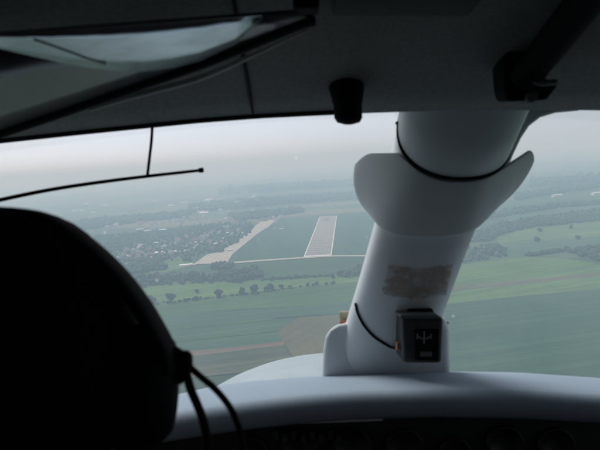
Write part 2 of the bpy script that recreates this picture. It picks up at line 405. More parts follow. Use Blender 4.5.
wood([(470, 236), (500, 224), (540, 218), (600, 210), (690, 202), (690, 213), (600, 221), (530, 228), (500, 235), (490, 241), (466, 244)], 'long dark wood sweeping across the fields right of the post', 6.5, 10, .85)
wood([(452, 252), (466, 250), (495, 244), (507, 250), (505, 257), (480, 261), (450, 266)], 'dark copse beside the pale field just right of the post', 6, 11, .7)
wood([(566, 251), (600, 247), (690, 241), (690, 266), (620, 264), (600, 262), (577, 257)], 'loose wood with clearings at the right edge of the view', 7, 11, .75)
wood([(525, 255.6), (562, 250.6), (564, 252.2), (528, 257)], 'thin hedge between the pale field and the big green field', 5, 7)
wood([(120, 262), (160, 260), (166, 270), (120, 276)], 'dark copse left of the apron beside the head', 8, 10)
wood([(120, 280), (150, 277), (180, 275), (215, 277), (235, 270), (256, 270), (263, 278), (240, 283), (190, 284), (150, 287), (120, 290)], 'broad belt of dark trees below the apron', 7, 11, .68)
wood([(212, 266), (232, 265), (233, 269), (214, 270.5)], 'small clump just under the near end of the apron', 7, 9)
wood([(336, 276.5), (350, 272), (372, 267), (385, 266), (385, 272), (345, 278)], 'dark thicket beyond the runway track left of the post', 7, 9)
wood([(262, 280.2), (300, 277.6), (335, 275.8), (335, 276.6), (300, 278.8), (262, 281.4)], 'low dark hedge below the runway track', 4, 6)
wood([(148, 304.6), (200, 299.2), (262, 292.2), (298, 287.6), (298, 288.6), (262, 293.2), (200, 300.4), (148, 305.8)], 'low scrubby hedge under the trees of the field-edge row', 2.6, 4.5, .55)
wood([(300, 287), (335, 283.8), (335, 284.4), (300, 288)], 'low broken hedge right of the field trees', 4, 7, .6)
wood([(228, 216), (262, 212), (300, 209), (305, 212), (280, 216), (262, 219), (240, 222)], 'dark tree belt beyond the far end of the apron', 9, 11)
wood([(190, 207), (260, 200), (372, 194), (372, 199), (290, 204), (190, 213)], 'wide hazy wood beyond the runway', 12, 14)
wood([(220, 190), (372, 182), (372, 186), (220, 195)], 'faint distant wood band low on the horizon', 16, 18)
wood([(60, 226), (120, 219), (190, 213), (190, 217), (120, 225), (60, 234)], 'faint wooded strip behind the town', 12, 14)
wood([(530, 183), (690, 170), (690, 174), (530, 188)], 'faint distant wood right of the post', 16, 18)
wood([(515, 197), (600, 184), (690, 176), (690, 180), (600, 188), (515, 201)], 'hazy middle-distance wood right of the post', 12, 14)
wood([(470, 222), (505, 212), (560, 205), (640, 200), (640, 202), (560, 208), (505, 217)], 'broken tree strip above the long wood', 9, 12, .7)
wood([(70, 246), (130, 236), (200, 226), (250, 222), (254, 230), (238, 243), (222, 253), (206, 254), (190, 262), (150, 260), (90, 268)], 'scattered garden trees among the houses left of the apron', 6.5, 15, .5)
wood([(90, 240), (170, 232), (200, 227), (200, 232), (150, 241), (95, 250)], 'dark wooded slope between town and village', 9, 11, .85)

def tree_meshes(seed, h, wd, leaf):
    rnd = random.Random(seed)
    bm = bmesh.new()                      # trunk and limbs
    def limb(p0, p1, r0, r1):
        d = (p1 - p0).normalized(); u = d.orthogonal().normalized(); v = d.cross(u)
        a = [bm.verts.new(p0 + (u * math.cos(t) + v * math.sin(t)) * r0) for t in [i * math.pi / 3 for i in range(6)]]
        b = [bm.verts.new(p1 + (u * math.cos(t) + v * math.sin(t)) * r1) for t in [i * math.pi / 3 for i in range(6)]]
        for i in range(6): bm.faces.new((a[i], a[(i + 1) % 6], b[(i + 1) % 6], b[i]))
    limb(Vector((0, 0, -.3)), Vector((0, 0, h * .35)), h * .03, h * .022)
    limb(Vector((0, 0, h * .35)), Vector((.2, .1, h * .75)), h * .022, h * .008)
    tips = [Vector((.2, .1, h * .78))]
    for i in range(7):
        a = i * 2.4 + rnd.random(); t = Vector((math.cos(a) * wd * rnd.uniform(.2, .45), math.sin(a) * wd * rnd.uniform(.2, .45), h * rnd.uniform(.38, .85)))
        limb(Vector((0, 0, h * rnd.uniform(.2, .5))), t, h * .012, h * .004); tips.append(t)
    trunk = to_mesh(bm, 'trunk')
    bm = bmesh.new()
    lobes = [(t, rnd.uniform(.12, .25) * wd) for t in tips] + [(Vector((rnd.uniform(-.3, .3) * wd, rnd.uniform(-.3, .3) * wd, h * rnd.uniform(.3, .6))), wd * rnd.uniform(.1, .2)) for _ in range(7)]
    for c, r in lobes:
        for _ in range(95):
            d = Vector((rnd.gauss(0, 1), rnd.gauss(0, 1), rnd.gauss(0, 1))).normalized()
            p = c + d * r * rnd.uniform(.55, 1.08)
            if p.z < h * .08: continue
            nrm = (d + Vector((rnd.uniform(-.6, .6), rnd.uniform(-.6, .6), rnd.uniform(-.2, .8)))).normalized()
            u = nrm.orthogonal().normalized(); v = nrm.cross(u); s = leaf * rnd.uniform(.6, 1.3)
            bm.faces.new([bm.verts.new(p + u * a * s + v * b * s) for a, b in ((-1, -.6), (.9, -.8), (1.1, .7), (-.7, .9))])
    crown = to_mesh(bm, 'crown', normals=False)
    return trunk, crown
TREES = [tree_meshes(3, 15, 15, .9), tree_meshes(5, 14, 11, .8), tree_meshes(9, 7, 9, .7), tree_meshes(12, 13, 18, .9)]
for t, c in TREES: t.materials.append(M['bark'])
for i, (t, c) in enumerate(TREES): c.materials.append(M['leaf' if i % 2 == 0 else 'leaf_b'])
def tree(x, y, k, s, label, group, name='field_tree'):
    o = bpy.data.objects.new(name, None); col.objects.link(o); o.location = G(x, y); s *= 1.15; o.scale = (s,) * 3
    o.rotation_euler.z = random.random() * 6.28
    for nm, me in zip(('trunk', 'crown'), TREES[k]):
        c = bpy.data.objects.new(nm, me); col.objects.link(c); c.parent = o
    return tag(o, label, 'tree', group)
row = 'trees along the field edge'
for x, y, k, s, lab in [
    (152, 304, 3, 1.0, 'broad tree at the left end of the field-edge row, nearest the head'),
    (171, 302.5, 0, 1.05, 'large round tree second from the left in the field-edge row'),
    (186, 302, 2, .85, 'small bush between the second and third big trees of the row'),
    (195.5, 300.5, 2, 1.0, 'low bush right of the smallest bush in the field-edge row'),
    (219, 297.5, 0, .95, 'lone round tree midway along the field-edge row'),
    (242.5, 295, 1, .95, 'narrow tree right of the lone tree in the row'),
    (254.5, 293.5, 0, 1.0, 'round tree close beside the narrow tree in the row'),
    (269, 291, 3, 1.0, 'wide tree near the right end of the field-edge row'),
    (281.5, 288.8, 2, 1.05, 'low bush just right of the widest tree in the row'),
    (290, 287.6, 2, .6, 'last tiny bush at the right end of the field-edge row'),
    (197, 293, 2, .9, 'dark low bush alone in the light strip above the row'),
    (333.5, 279.5, 1, .62, 'single small dark tree below the runway near the thicket'),
    (571, 229.5, 1, .9, 'single tree in the yellow-green meadow far right'),
    (540, 232, 2, 1.4, 'single bush in the yellow-green meadow nearer the post'),
    (578, 239.6, 2, 1.3, 'dark bush on the lower edge of the meadow far right'),
    (537, 241.5, 2, 1.4, 'dark bush on the lower edge of the meadow nearer the post'),
]:
    tree(x, y, k, s, lab, row if 'row' in lab else 'single trees in the fields')

# ---------------------------------------------------------------- buildings
def house_mesh(name, L, W, H, RH, wall, roof, flat=False, openings=True):
    bm = bmesh.new()
    def face(pts, mi):
        f = bm.faces.new([bm.verts.new(p) for p in pts]); f.material_index = mi
    l, w_ = L / 2, W / 2
    for s in (-1, 1):
        face([(-l, s * w_, 0), (l, s * w_, 0), (l, s * w_, H), (-l, s * w_, H)], 0)
        face([(s * l, -w_, 0), (s * l, w_, 0), (s * l, w_, H), (s * l, 0, H + RH), (s * l, -w_, H)], 0)
        face([(-l - .4, s * (w_ + .5), H - .35), (l + .4, s * (w_ + .5), H - .35), (l + .4, 0, H + RH + .12), (-l - .4, 0, H + RH + .12)], 1)
        if openings:
            nn = max(2, int(L / 4))
            for i in range(nn):
                x = -l + L * (i + .5) / nn
                face([(x - .7, s * (w_ + .03), H * .35), (x + .7, s * (w_ + .03), H * .35), (x + .7, s * (w_ + .03), H * .75), (x - .7, s * (w_ + .03), H * .75)], 2)
    me = to_mesh(bm, name, normals=False)
    for x in (wall, roof, 'dark_opening'): me.materials.append(M[x])
    return me
HM = [house_mesh('house', 11, 9, 5.5, 4, 'wall_white', 'roof_red'), house_mesh('house', 13, 9, 5.5, 4.5, 'wall_cream', 'roof_red'),
      house_mesh('house', 12, 10, 6, 3, 'wall_white', 'roof_grey'), house_mesh('block', 34, 12, 13, 2, 'wall_white', 'roof_pale'),
      house_mesh('hall', 30, 18, 7, 2.5, 'wall_white', 'roof_pale'), house_mesh('block', 46, 13, 16, 1.5, 'wall_cream', 'roof_grey')]
def building(name, x, y, k, s, rz, label, cat, group=None):
    o = bpy.data.objects.new(name, HM[k]); col.objects.link(o); o.location = G(x, y); o.rotation_euler.z = rz
    o.scale = (s, s, s) if not isinstance(s, tuple) else s
    return tag(o, label, cat, group)
for x, y, k, s, rz, lab in [
    (159, 254.5, 4, (.8, 1, 1), .2, 'white hall left of the apron, nearest the head'),
    (173, 253, 4, .75, .2, 'white hall second from the left in the row by the apron'),
    (186.5, 251.3, 4, .5, .3, 'small white shed between the white halls by the apron'),
    (193.5, 249.8, 4, .7, .15, 'white hall nearest the apron in the upper row'),
    (186, 266, 4, (1.1, .8, .6), .25, 'low long white shed at the foot of the apron'),
    (225, 228, 4, (1.1, .9, .9), .1, 'long white shed among trees behind the apron'),
    (218, 229.3, 4, .6, .1, 'small white shed left of the long shed behind the apron'),
    (244, 233.5, 4, .55, .4, 'small white hangar beside the middle of the taxiway'),
    (281.5, 229.5, 4, .5, .1, 'pale hut on the grass between taxiway and runway'),
    (275, 229.3, 2, .9, .1, 'smaller pale hut left of the hut on the airfield grass'),
    (259, 240.8, 2, .7, .1, 'tiny pale hut on the grass right of the taxiway bend'),
    (230, 251.0, 4, .6, .6, 'pale shed on the left edge of the apron'),
    (204, 214.5, 4, 1.5, .1, 'large white shed in the hazy distance above the apron'),
    (557, 197, 4, 1.4, .1, 'pale farm building in the hazy fields right of the post'),
    (597, 195, 4, 1.5, .1, 'white farm building at the far right edge'),
    (604, 194.6, 1, 2.0, .1, 'red-roofed farmhouse beside the white farm building at the right edge'),
    (140, 231.5, 3, .8, .2, 'white apartment block left of centre above the village'),
    (148, 233, 3, .75, .2, 'white apartment block beside its twin above the village'),
    (163, 232, 3, .8, .15, 'white apartment block rightmost above the village'),
]:
    building('hall' if k == 4 else ('apartment_block' if k == 3 else 'house'), x, y, k, s, rz, lab, 'building')
rnd = random.Random(21)
for i in range(120):                      # the village left of the apron
    t = rnd.random(); x = 100 + 135 * t + rnd.uniform(-12, 12); y = 262 - 30 * t + rnd.gauss(0, 6.5)
    if y < 226 or x > 236 + (250 - y) * .6 and y < 252: continue
    if x > 190 and y > 254: continue
    building('house', x, y, (kk := rnd.choice((0, 1, 2, 2, 4))), rnd.uniform(.85, 1.5) * (.5 if kk == 4 else 1), rnd.random() * 3.1, ('small %s house in the village left of the apron' % {0: 'white red-roofed', 1: 'cream red-roofed', 2: 'white grey-roofed', 4: 'pale metal-roofed'}[kk]), 'house', 'houses of the village')
for i in range(150):                      # the town in the haze
    x = rnd.uniform(50, 285); y = 226 - (x - 50) * .055 + rnd.gauss(0, 4.0)
    building('house', x, y, (kk := rnd.choice((0, 1, 2, 2))), rnd.uniform(1.0, 1.9), rnd.random() * 3.1, 'tiny %s house in the hazy town behind the village' % {0: 'white red-roofed', 1: 'cream red-roofed', 2: 'white grey-roofed'}[kk], 'house', 'houses of the hazy town')
for i in range(34):                       # its taller blocks
    x = rnd.uniform(60, 262); y = 212 - (x - 60) * .05 + rnd.gauss(0, 3.5)
    building('apartment_block', x, y, rnd.choice((3, 3, 5)), rnd.uniform(.8, 1.5), rnd.uniform(-.3, .5), 'pale apartment block in the hazy town behind the village', 'building', 'blocks of the hazy town')

# ---------------------------------------------------------------- the air
bm = bmesh.new(); bmesh.ops.create_cube(bm, size=1)
me = to_mesh(bm, 'haze'); hz = bpy.data.objects.new('haze', me); col.objects.link(hz)
top = ALT + 100
hz.scale = (GR * 2 + 400, GR * 2 + 400, top + 1.0); hz.location = (0, 0, (top - 1.0) / 2)
hm = bpy.data.materials.new('haze'); hm.use_nodes = True; hn = hm.node_tree; hn.nodes.clear()
ho = hn.nodes.new('ShaderNodeOutputMaterial'); pv = hn.nodes.new('ShaderNodeVolumePrincipled')
pv.inputs['Color'].default_value = (.58, .82, 1.0, 1); pv.inputs['Absorption Color'].default_value = (1, 1, 1, 1); pv.inputs['Density'].default_value = HAZE_DENSITY; pv.inputs['Anisotropy'].default_value = .0
hn.links.new(pv.outputs[0], ho.inputs['Volume']); me.materials.append(hm)
tag(hz, 'pale blue summer haze over the whole landscape', 'haze', kind='stuff')

# ================================================================ THE COCKPIT (aircraft frame: x right, y ahead, z up)
def thing(name, label, cat, base, group=None):
    o = bpy.data.objects.new(name, None); col.objects.link(o); o.empty_display_size = .05
    o.matrix_world = A @ Matrix.Translation(base); o['_b'] = list(base)
    return tag(o, label, cat, group)
def part(root, name, bm, m, smooth=True, parent=None, bevel=0, solid=0, sub=0, label=None, normals=True):
    b = Vector(root['_b'])
    bmesh.ops.translate(bm, verts=bm.verts, vec=-b)
    o = add(name, to_mesh(bm, name, smooth, normals), m, parent or root)
    if solid:
        s = o.modifiers.new('s', 'SOLIDIFY'); s.thickness = solid; s.offset = 0
    if bevel:
        s = o.modifiers.new('b', 'BEVEL'); s.width = bevel; s.segments = 3; s.limit_method = 'ANGLE'
    if sub:
        s = o.modifiers.new('u', 'SUBSURF'); s.levels = s.render_levels = sub
    if label: o['label'] = label
    return o
def grid(bm, rows, closed=False):
    V = [[bm.verts.new(p) for p in r] for r in rows]
    for i in range(len(V) - 1):
        n = len(V[i])
        for j in range(n if closed else n - 1):
            bm.faces.new((V[i][j], V[i][(j + 1) % n], V[i + 1][(j + 1) % n], V[i + 1][j]))
    return V
def tube(bm, pts, r, n=10, flat=1.0):
    pts = [Vector(p) for p in pts]; rr = r if isinstance(r, (list, tuple)) else [r] * len(pts)
    rows = []; u = None
    for i, p in enumerate(pts):
        d = (pts[min(i + 1, len(pts) - 1)] - pts[max(i - 1, 0)]).normalized()
        u = d.orthogonal().normalized() if u is None else (u - d * u.dot(d)).normalized()
        v = d.cross(u)
        rows.append([p + (u * math.cos(a) + v * math.sin(a) * flat) * rr[i] for a in [2 * math.pi * k / n for k in range(n)]])
    V = grid(bm, rows, True)
    bm.faces.new(V[0][::-1]); bm.faces.new(V[-1])
def smoothpath(pts, k=8):
    pts = [Vector(p) for p in pts]; out = []
    q = [pts[0] * 2 - pts[1]] + pts + [pts[-1] * 2 - pts[-2]]
    for i in range(1, len(q) - 2):
        a, b, c, d = q[i - 1:i + 3]
        for j in range(k):
            t = j / k
            out.append(.5 * ((2 * b) + (c - a) * t + (2 * a - 5 * b + 4 * c - d) * t * t + (3 * b - a - 3 * c + d) * t ** 3))
    return out + [pts[-1]]
def box(bm, c, s, rot=None):
    r = bmesh.ops.create_cube(bm, size=1)
    for v in r['verts']:
        p = Vector((v.co.x * s[0], v.co.y * s[1], v.co.z * s[2]))
        v.co = (rot @ p if rot else p) + Vector(c)
def interp(tab, x):
    if x <= tab[0][0]: a, b = tab[0], tab[1]
    elif x >= tab[-1][0]: a, b = tab[-2], tab[-1]
    else:
        for a, b in zip(tab, tab[1:]):
            if a[0] <= x <= b[0]: break
    t = (x - a[0]) / (b[0] - a[0]); return a[1] + (b[1] - a[1]) * t

XL, XR = -.52, .82
plane = thing('airplane', 'light airplane cockpit with thick white centre post, blue-grey glareshield and white nose', 'airplane', (.15, .6, -1.0))

# roof lining: front lip follows the top of the windscreen, rises towards the back
ROOF = [(-220, 166), (-60, 149), (0, 143), (80, 134.5), (150, 127.5), (200, 122.5), (260, 118), (330, 114.5), (400, 112), (460, 110.5), (560, 110), (600, 110.5), (680, 114), (800, 124)]
DROOF = .76
def roofz(x, y):                       # x, y in metres
    px = 300 + x / DROOF * FPX
    z0 = (225 - interp(ROOF, px)) / FPX * DROOF
    return z0 + (DROOF - y) * .27 - max(0, (.35 - y)) * .18
xs = [XL + (XR - XL) * i / 60 for i in range(61)]
ys = [DROOF - .0, .72, .66, .58, .48, .35, .15, -.1, -.4, -.8]
bm = bmesh.new()
lower = [[Vector((x, y, roofz(x, y) + (.004 if i else 0))) for x in xs] for i, y in enumerate(ys)]
upper = [[Vector((x, y + (.15 if i == 0 else 0), roofz(x, y) + (.04 if i == 0 else .06))) for x in xs] for i, y in enumerate(ys)]
grid(bm, [list(r) for r in upper[::-1]] + [[p + Vector((0, .012, .018)) for p in lower[0]]] + lower)
roof = part(plane, 'roof_lining', bm, 'lining')
# black rubber seal along the left windscreen's top edge, ending near the knob
bm = bmesh.new()
tube(bm, [Vector((x, DROOF - .004, roofz(x, DROOF) + .004)) for x in [XL + (P(345, 0, DROOF).x - XL) * i / 40 for i in range(41)]], .0055, 8)
part(plane, 'edge_seal', bm, 'rubber', parent=roof)
# seam between the roof panels
bm = bmesh.new()
sx_ = P(248, 60, .68).x
tube(bm, [Vector((sx_ * (1 - .0), y, roofz(sx_, y) + .0028)) for y in (.755, .7, .62, .55, .48, .4, .2, 0)], .0022, 6)
part(plane, 'panel_seam', bm, 'rubber', parent=roof)
# overhead console lip
bm = bmesh.new()
box(bm, ((P(405, 0, .53)).x, .53, roofz(.1, .53) - .004), (.125, .05, .018))
part(plane, 'overhead_panel', bm, 'lining_dark', parent=roof, bevel=.004)
# rounded corner between roof lip and post on the right pane
bm = bmesh.new()
arc = [(590, 104), (578, 110.8), (555, 113), (540, 117.5), (529, 126), (521, 138), (513, 155), (508, 168), (470, 168), (470, 104)]
for d in (.885, .91):
    bm.faces.new([bm.verts.new(P(x, y, d)) for x, y in arc])
bm.verts.ensure_lookup_table(); k = len(arc)
for i in range(k): bm.faces.new((bm.verts[i], bm.verts[(i + 1) % k], bm.verts[k + (i + 1) % k], bm.verts[k + i]))
part(plane, 'corner_fillet', bm, 'white_paint', smooth=False, bevel=.004, parent=roof)

# cabin shell behind and beside the camera
def wall_with_window(x, th, name):
    y0, y1, z0, z1 = -.8, .62, -1.0, .30
    wy0, wy1, wz0, wz1 = -.25, .42, -.28, .04
    bm = bmesh.new()
    for a, b, c, d in ((y0, wy0, z0, z1), (wy1, y1, z0, z1), (wy0, wy1, z0, wz0), (wy0, wy1, wz1, z1)):
        box(bm, (x, (a + b) / 2, (c + d) / 2), (th, b - a, d - c))
    box(bm, (x, .95, -.66), (th, .66, .68))
    wl = part(plane, name, bm, 'lining', smooth=False)
    bm = bmesh.new(); box(bm, (x, (wy0 + wy1) / 2, (wz0 + wz1) / 2), (.005, wy1 - wy0 + .01, wz1 - wz0 + .01))
    part(plane, 'side_window', bm, 'glass_side', smooth=False, parent=wl)
wall_with_window(XL - .025, .05, 'cabin_wall'); wall_with_window(XR + .025, .05, 'cabin_wall')
bm = bmesh.new(); box(bm, (.15, -.83, -.35), (XR - XL + .1, .05, 1.35)); part(plane, 'rear_bulkhead', bm, 'lining', smooth=False)
bm = bmesh.new(); box(bm, (.15, .24, -1.03), (XR - XL + .1, 2.1, .05)); part(plane, 'cabin_floor', bm, 'lining_dark', smooth=False)
bm = bmesh.new(); box(bm, (.15, 1.28, -.72), (XR - XL + .1, .04, .58)); part(plane, 'firewall', bm, 'lining_dark', smooth=False)

# glareshield
GFAR = [(-150, 440), (100, 408), (170, 396), (212, 386.5), (246, 381.5), (321, 375.5), (380, 372.6), (433, 371.3), (517, 372.3), (600, 378), (700, 389), (900, 420)]
GLIP = [(-150, 470), (100, 428), (170, 412), (246, 400.5), (300, 394.5), (350, 390.5), (433, 388), (520, 389.5), (600, 394), (700, 404), (900, 434)]
DF, DN = 1.06, .86
gx = [XL + (XR - XL) * i / 56 for i in range(57)]
def far_pt(x):
    px = 300 + x / DF * FPX; return Vector((x, DF, (225 - interp(GFAR, px)) / FPX * DF))
def lip_pt(x):
    px = 300 + x / DN * FPX; return Vector((x, DN, (225 - interp(GLIP, px)) / FPX * DN))
prof = []
for x in gx:
    f, l = far_pt(x), lip_pt(x); c = []
    c.append(f + Vector((0, .20, -.075)))
    for t in (0, .25, .5, .75, .9): c.append(f.lerp(l, t) + Vector((0, 0, .006 * math.sin(math.pi * t))))
    r = .020
    for a in (0, 20, 40, 60, 80, 100, 130, 160, 180):
        c.append(l + Vector((0, -r * math.sin(R(a)), -r + r * math.cos(R(a)))))
    c.append(l + Vector((0, .02, -2 * r + .001))); c.append(l + Vector((0, .22, -2 * r)))
    prof.append(c)
bm = bmesh.new(); grid(bm, prof)
part(plane, 'glareshield', bm, 'glare')
# instrument panel under it
bm = bmesh.new()
rows = []
for x in gx:
    l = lip_pt(x); rows.append([l + Vector((0, .03, -.030)), l + Vector((0, .03, -.10)), Vector((x, DN + .05, -.62)), Vector((x, DN + .08, -.62)), l + Vector((0, .06, -.032))])
grid(bm, rows)
panel = part(plane, 'instrument_panel', bm, 'panel_black', smooth=False)
def panel_pt(px, py): return P(px, py, DN + .03)
for (x0, x1, y0, y1) in ((272, 384, 417, 422), (482, 592, 412.5, 418)):
    bm = bmesh.new()
    c = P((x0 + x1) / 2, (y0 + y1) / 2, DN + .024); box(bm, c, ((x1 - x0) / FPX * DN, .010, (y1 - y0) / FPX * DN), Matrix.Rotation(R(2 if x0 < 400 else -2.2), 3, 'Y').inverted())
    part(plane, 'trim_strip', bm, 'trim_pale', smooth=False, bevel=.001, parent=panel)
for px_, py_, r in ((300, 447, .027), (352, 446, .027), (405, 447, .027), (505, 444, .027), (556, 446, .027), (250, 455, .027), (455, 452, .022)):
    c = P(px_, py_, DN + .026)
    bm = bmesh.new()
    n = 28
    rows = [[c + Vector((math.cos(2 * math.pi * k / n) * rr, dy, math.sin(2 * math.pi * k / n) * rr)) for k in range(n)] for rr, dy in ((r, .01), (r, -.004), (r * .86, -.004), (r * .84, .0), (.0005, .0))]
    grid(bm, rows, True)
    g = part(plane, 'gauge', bm, 'dial_face', parent=panel)
bm = bmesh.new()
cs = [P(px_, 434 + (k % 2) * 3, DN + .022) for k, px_ in enumerate(range(276, 340, 9))]
# a row of small switches at the left of the panel
for c in cs:
    bm = bmesh.new(); box(bm, c, (.007, .014, .012)); part(plane, 'switch', bm, 'compass_grey', smooth=False, bevel=.001, parent=panel)

# windscreen: two perspex panes between roof lip and glareshield, split at the post
AX0, AX1 = P(377, 370, 1.06), P(461, 112, .87)
def ws(x, t):                          # t 0 bottom .. 1 top
    f = far_pt(x); f = f + Vector((0, .03, -.02)); tp = Vector((x, DROOF + .13, roofz(x, DROOF) + .036))
    p = f.lerp(tp, t); p.y += .02 * math.sin(math.pi * t); return p
def axis_x(t): return AX0.x + (AX1.x - AX0.x) * t
for side in (-1, 1):
    bm = bmesh.new(); rows = []
    for i in range(13):
        t = i / 12; xc = axis_x(t) + side * .02; xe = XL - .0 if side < 0 else XR
        rows.append([ws(xe + (xc - xe) * j / 24, t) for j in range(25)])
    grid(bm, rows)
    part(plane, 'windscreen_pane', bm, 'glass', solid=.004)

# centre post: thick faceted tube leaning back from glareshield to roof
ax = (AX1 - AX0).normalized()
U = Vector((1, 0, 0)); U = (U - ax * U.dot(ax)).normalized(); V_ = ax.cross(U)
if V_.y > 0: V_ = -V_               # V_ points back towards the seats
def psec(c, wx, wv, n=120, e=2.5, ph=0.0):
    out = []
    for k in range(n):
        a = 2 * math.pi * k / n + ph; ca, sa = math.cos(a), math.sin(a)
        out.append(c + U * wx * math.copysign(abs(ca) ** (2 / e), ca) + V_ * wv * math.copysign(abs(sa) ** (2 / e), sa))
    return out
Lp = (AX1 - AX0).length
def pc(t): return AX0 + ax * (Lp * t)
from mathutils.bvhtree import BVHTree
def surf(t, th, wx, wv, e=2.5):        # th 0 = towards the seats, +90 right
    ca, sa = math.sin(th), math.cos(th)
    return pc(t) + U * wx * math.copysign(abs(ca) ** (2 / e), ca) + V_ * wv * math.copysign(abs(sa) ** (2 / e), sa)
def t_at(y, th, wx, wv, e=2.5):        # where on the post that side reaches photo row y
    lo, hi = -.2, 1.4
    for _ in range(40):
        m_ = (lo + hi) / 2; p = surf(m_, th, wx, wv, e)
        if 225 - p.z / p.y * FPX > y: lo = m_
        else: hi = m_
    return lo
bm = bmesh.new()
secs = [(-.16, .078, .046), (.0, .0765, .046), (.15, .0745, .046), (.35, .0735, .046), (.52, .074, .046), (.62, .075, .047), (.75, .0785, .050), (.9, .081, .052), (1.0, .083, .054)]
fine = []
for (t0, a0, b0), (t1, a1, b1) in zip(secs, secs[1:]):
    fine += [(t0 + (t1 - t0) * k / 6, a0 + (a1 - a0) * k / 6, b0 + (b1 - b0) * k / 6) for k in range(6)]
grid(bm, [psec(pc(t), a, b) for t, a, b in fine + [secs[-1]]], True)
bm.normal_update()
post_bvh = BVHTree.FromBMesh(bm)
def on_post(x, y, lift=.002):
    h = post_bvh.ray_cast(Vector((0, 0, 0)), fdir(x, y).normalized())
    return None if h[0] is None else h[0] + h[1].normalized() * (lift if h[1].dot(fdir(x, y)) < 0 else -lift)
post = part(plane, 'centre_post', bm, 'white_paint')
def ringy(th):                         # the seam dips towards the seats and hangs lower on the right
    return 134 + 44 * max(0, math.cos(th)) ** .8 + (12 if math.sin(th) < 0 else 3) * math.sin(th)
bm = bmesh.new()      # upper sleeve running up behind the roof lip
NR = 48; rows = [[] for _ in range(5)]
for k in range(NR):
    th = 2 * math.pi * k / NR
    t0 = t_at(ringy(th), th, .083, .055)
    for i, (f, a, b) in enumerate(((0, .0815, .0535), (.015, .0840, .056), (.35, .086, .058), (.7, .089, .061), (1, .094, .064))):
        rows[i].append(surf(t0 + (1.16 - t0) * f, th, a, b))
grid(bm, rows, True)
part(plane, 'upper_sleeve', bm, 'white_paint', parent=post)
bm = bmesh.new()      # dark rubber seam under the sleeve
rows = []
for k in range(60):
    th = 2 * math.pi * k / 60; t0 = t_at(ringy(th), th, .083, .055)
    p = surf(t0 - .003, th, .083, .055); o_ = (p - pc(t0)).normalized()
    rows.append([p + (o_ * math.cos(a) + ax * math.sin(a)) * .0028 for a in [2 * math.pi * q / 8 for q in range(8)]])
grid(bm, rows + [rows[0]], True); bmesh.ops.remove_doubles(bm, verts=bm.verts, dist=1e-6)
part(plane, 'seam_band', bm, 'rubber', parent=post)
# flared half collar around the back of the post
bm = bmesh.new()
rows = []
NA = 48
NA = 96
for i in range(NA + 1):
    deg = -90 + 180 * i / NA; th = R(deg); c_ = max(0, math.cos(th)); ad = abs(deg)
    g = (max(0, ad - 34) / 56) ** 2.2
    yt = max(152.5 if deg < 0 else 150, ringy(th) + 3.5) + (11 * ((ad - 80) / 10) ** 2 if ad > 80 else 0)
    yb = 211 + 26 * c_ ** .8 - 2 * math.sin(th)
    r = []
    for j in range(19):
        q = j / 18; f = math.sin(q * math.pi / 2) ** (.6 if deg < 0 else .45) * g
        wx, wv = .0795 + (.0425 if deg < 0 else .052) * f, .0530
        def sp_(t): return surf(t, th, wx, wv) - V_ * (.034 if deg < 0 else .010) * f
        lo, hi = -.2, 1.4; y = yb + (yt - yb) * q
        for _ in range(30):
            m_ = (lo + hi) / 2; p = sp_(m_)
            if 225 - p.z / p.y * FPX > y: lo = m_
            else: hi = m_
        r.append(sp_(lo))
    rows.append(r)
grid(bm, rows)
part(plane, 'flared_collar', bm, 'white_paint', parent=post, solid=.005, bevel=.0018)
# remains of brown tape on the post
bm = bmesh.new(); rows = []
for i in range(17):
    r = []
    for k in range(25):
        u, v = k / 24, i / 16
        x = 389 + 63.5 * u - 7 * v + (3 * noise.noise(Vector((0, i * .5, 5))) if k == 0 else 0)
        y = 264 + 30 * v + 4 * math.sin(math.pi * u) + (2.5 * noise.noise(Vector((k * .6, i, 3))) if i in (0, 16) else 0)
        p = on_post(x, y, .0016)
        while p is None: x -= 1; p = on_post(x, y, .0016)
        r.append(p)
    rows.append(r)
grid(bm, rows)
part(plane, 'tape_patch', bm, 'tape', parent=post, label='patch of old brown tape residue on the post')
# foot plate with two sealed tabs behind
bm = bmesh.new()
pl = [(321, 395), (323.5, 350), (325.5, 337), (330, 329), (338, 324.5), (350, 322), (358, 314), (438, 314), (446, 319), (449, 330), (450, 395)]
for d in (1.012, 1.055):
    bm.faces.new([bm.verts.new(P(x, y, d)) for x, y in pl])
bm.verts.ensure_lookup_table(); k = len(pl)
for i in range(k): bm.faces.new((bm.verts[i], bm.verts[(i + 1) % k], bm.verts[k + (i + 1) % k], bm.verts[k + i]))
part(plane, 'foot_plate', bm, 'white_paint', smooth=False, bevel=.018, parent=post)
bm = bmesh.new(); box(bm, P(346, 317.5, 1.062), (.024, .012, .022)); part(plane, 'foam_tab', bm, 'tan', bevel=.004, smooth=False, parent=post)
for x, wd_ in ((345, .018), (446.5, .007)):
    bm = bmesh.new(); box(bm, P(x, 322.6, 1.045), (wd_, .006, .004)); part(plane, 'red_clip', bm, 'red', bevel=.001, smooth=False, parent=post)

# nose cowling outside
bm = bmesh.new(); rows = []
for y, z, a, b in ((1.22, -.50, .64, .26), (1.6, -.48, .635, .255), (2.0, -.468, .62, .25), (2.25, -.470, .605, .25), (2.5, -.488, .56, .25), (2.75, -.525, .46, .24), (2.95, -.59, .36, .2), (3.02, -.66, .22, .14)):
    xc = .15; z -= .045; r = []
    for k in range(33):
        t = math.pi * k / 32; r.append(Vector((xc - a * math.cos(t), y, z - b + b * math.sin(t) ** .95)))
    r = [Vector((r[0].x, y, -1.05))] + r + [Vector((r[-1].x, y, -1.05))]
    rows.append(r)
grid(bm, rows)
cowl = part(plane, 'nose_cowling', bm, 'nose_paint', sub=1)

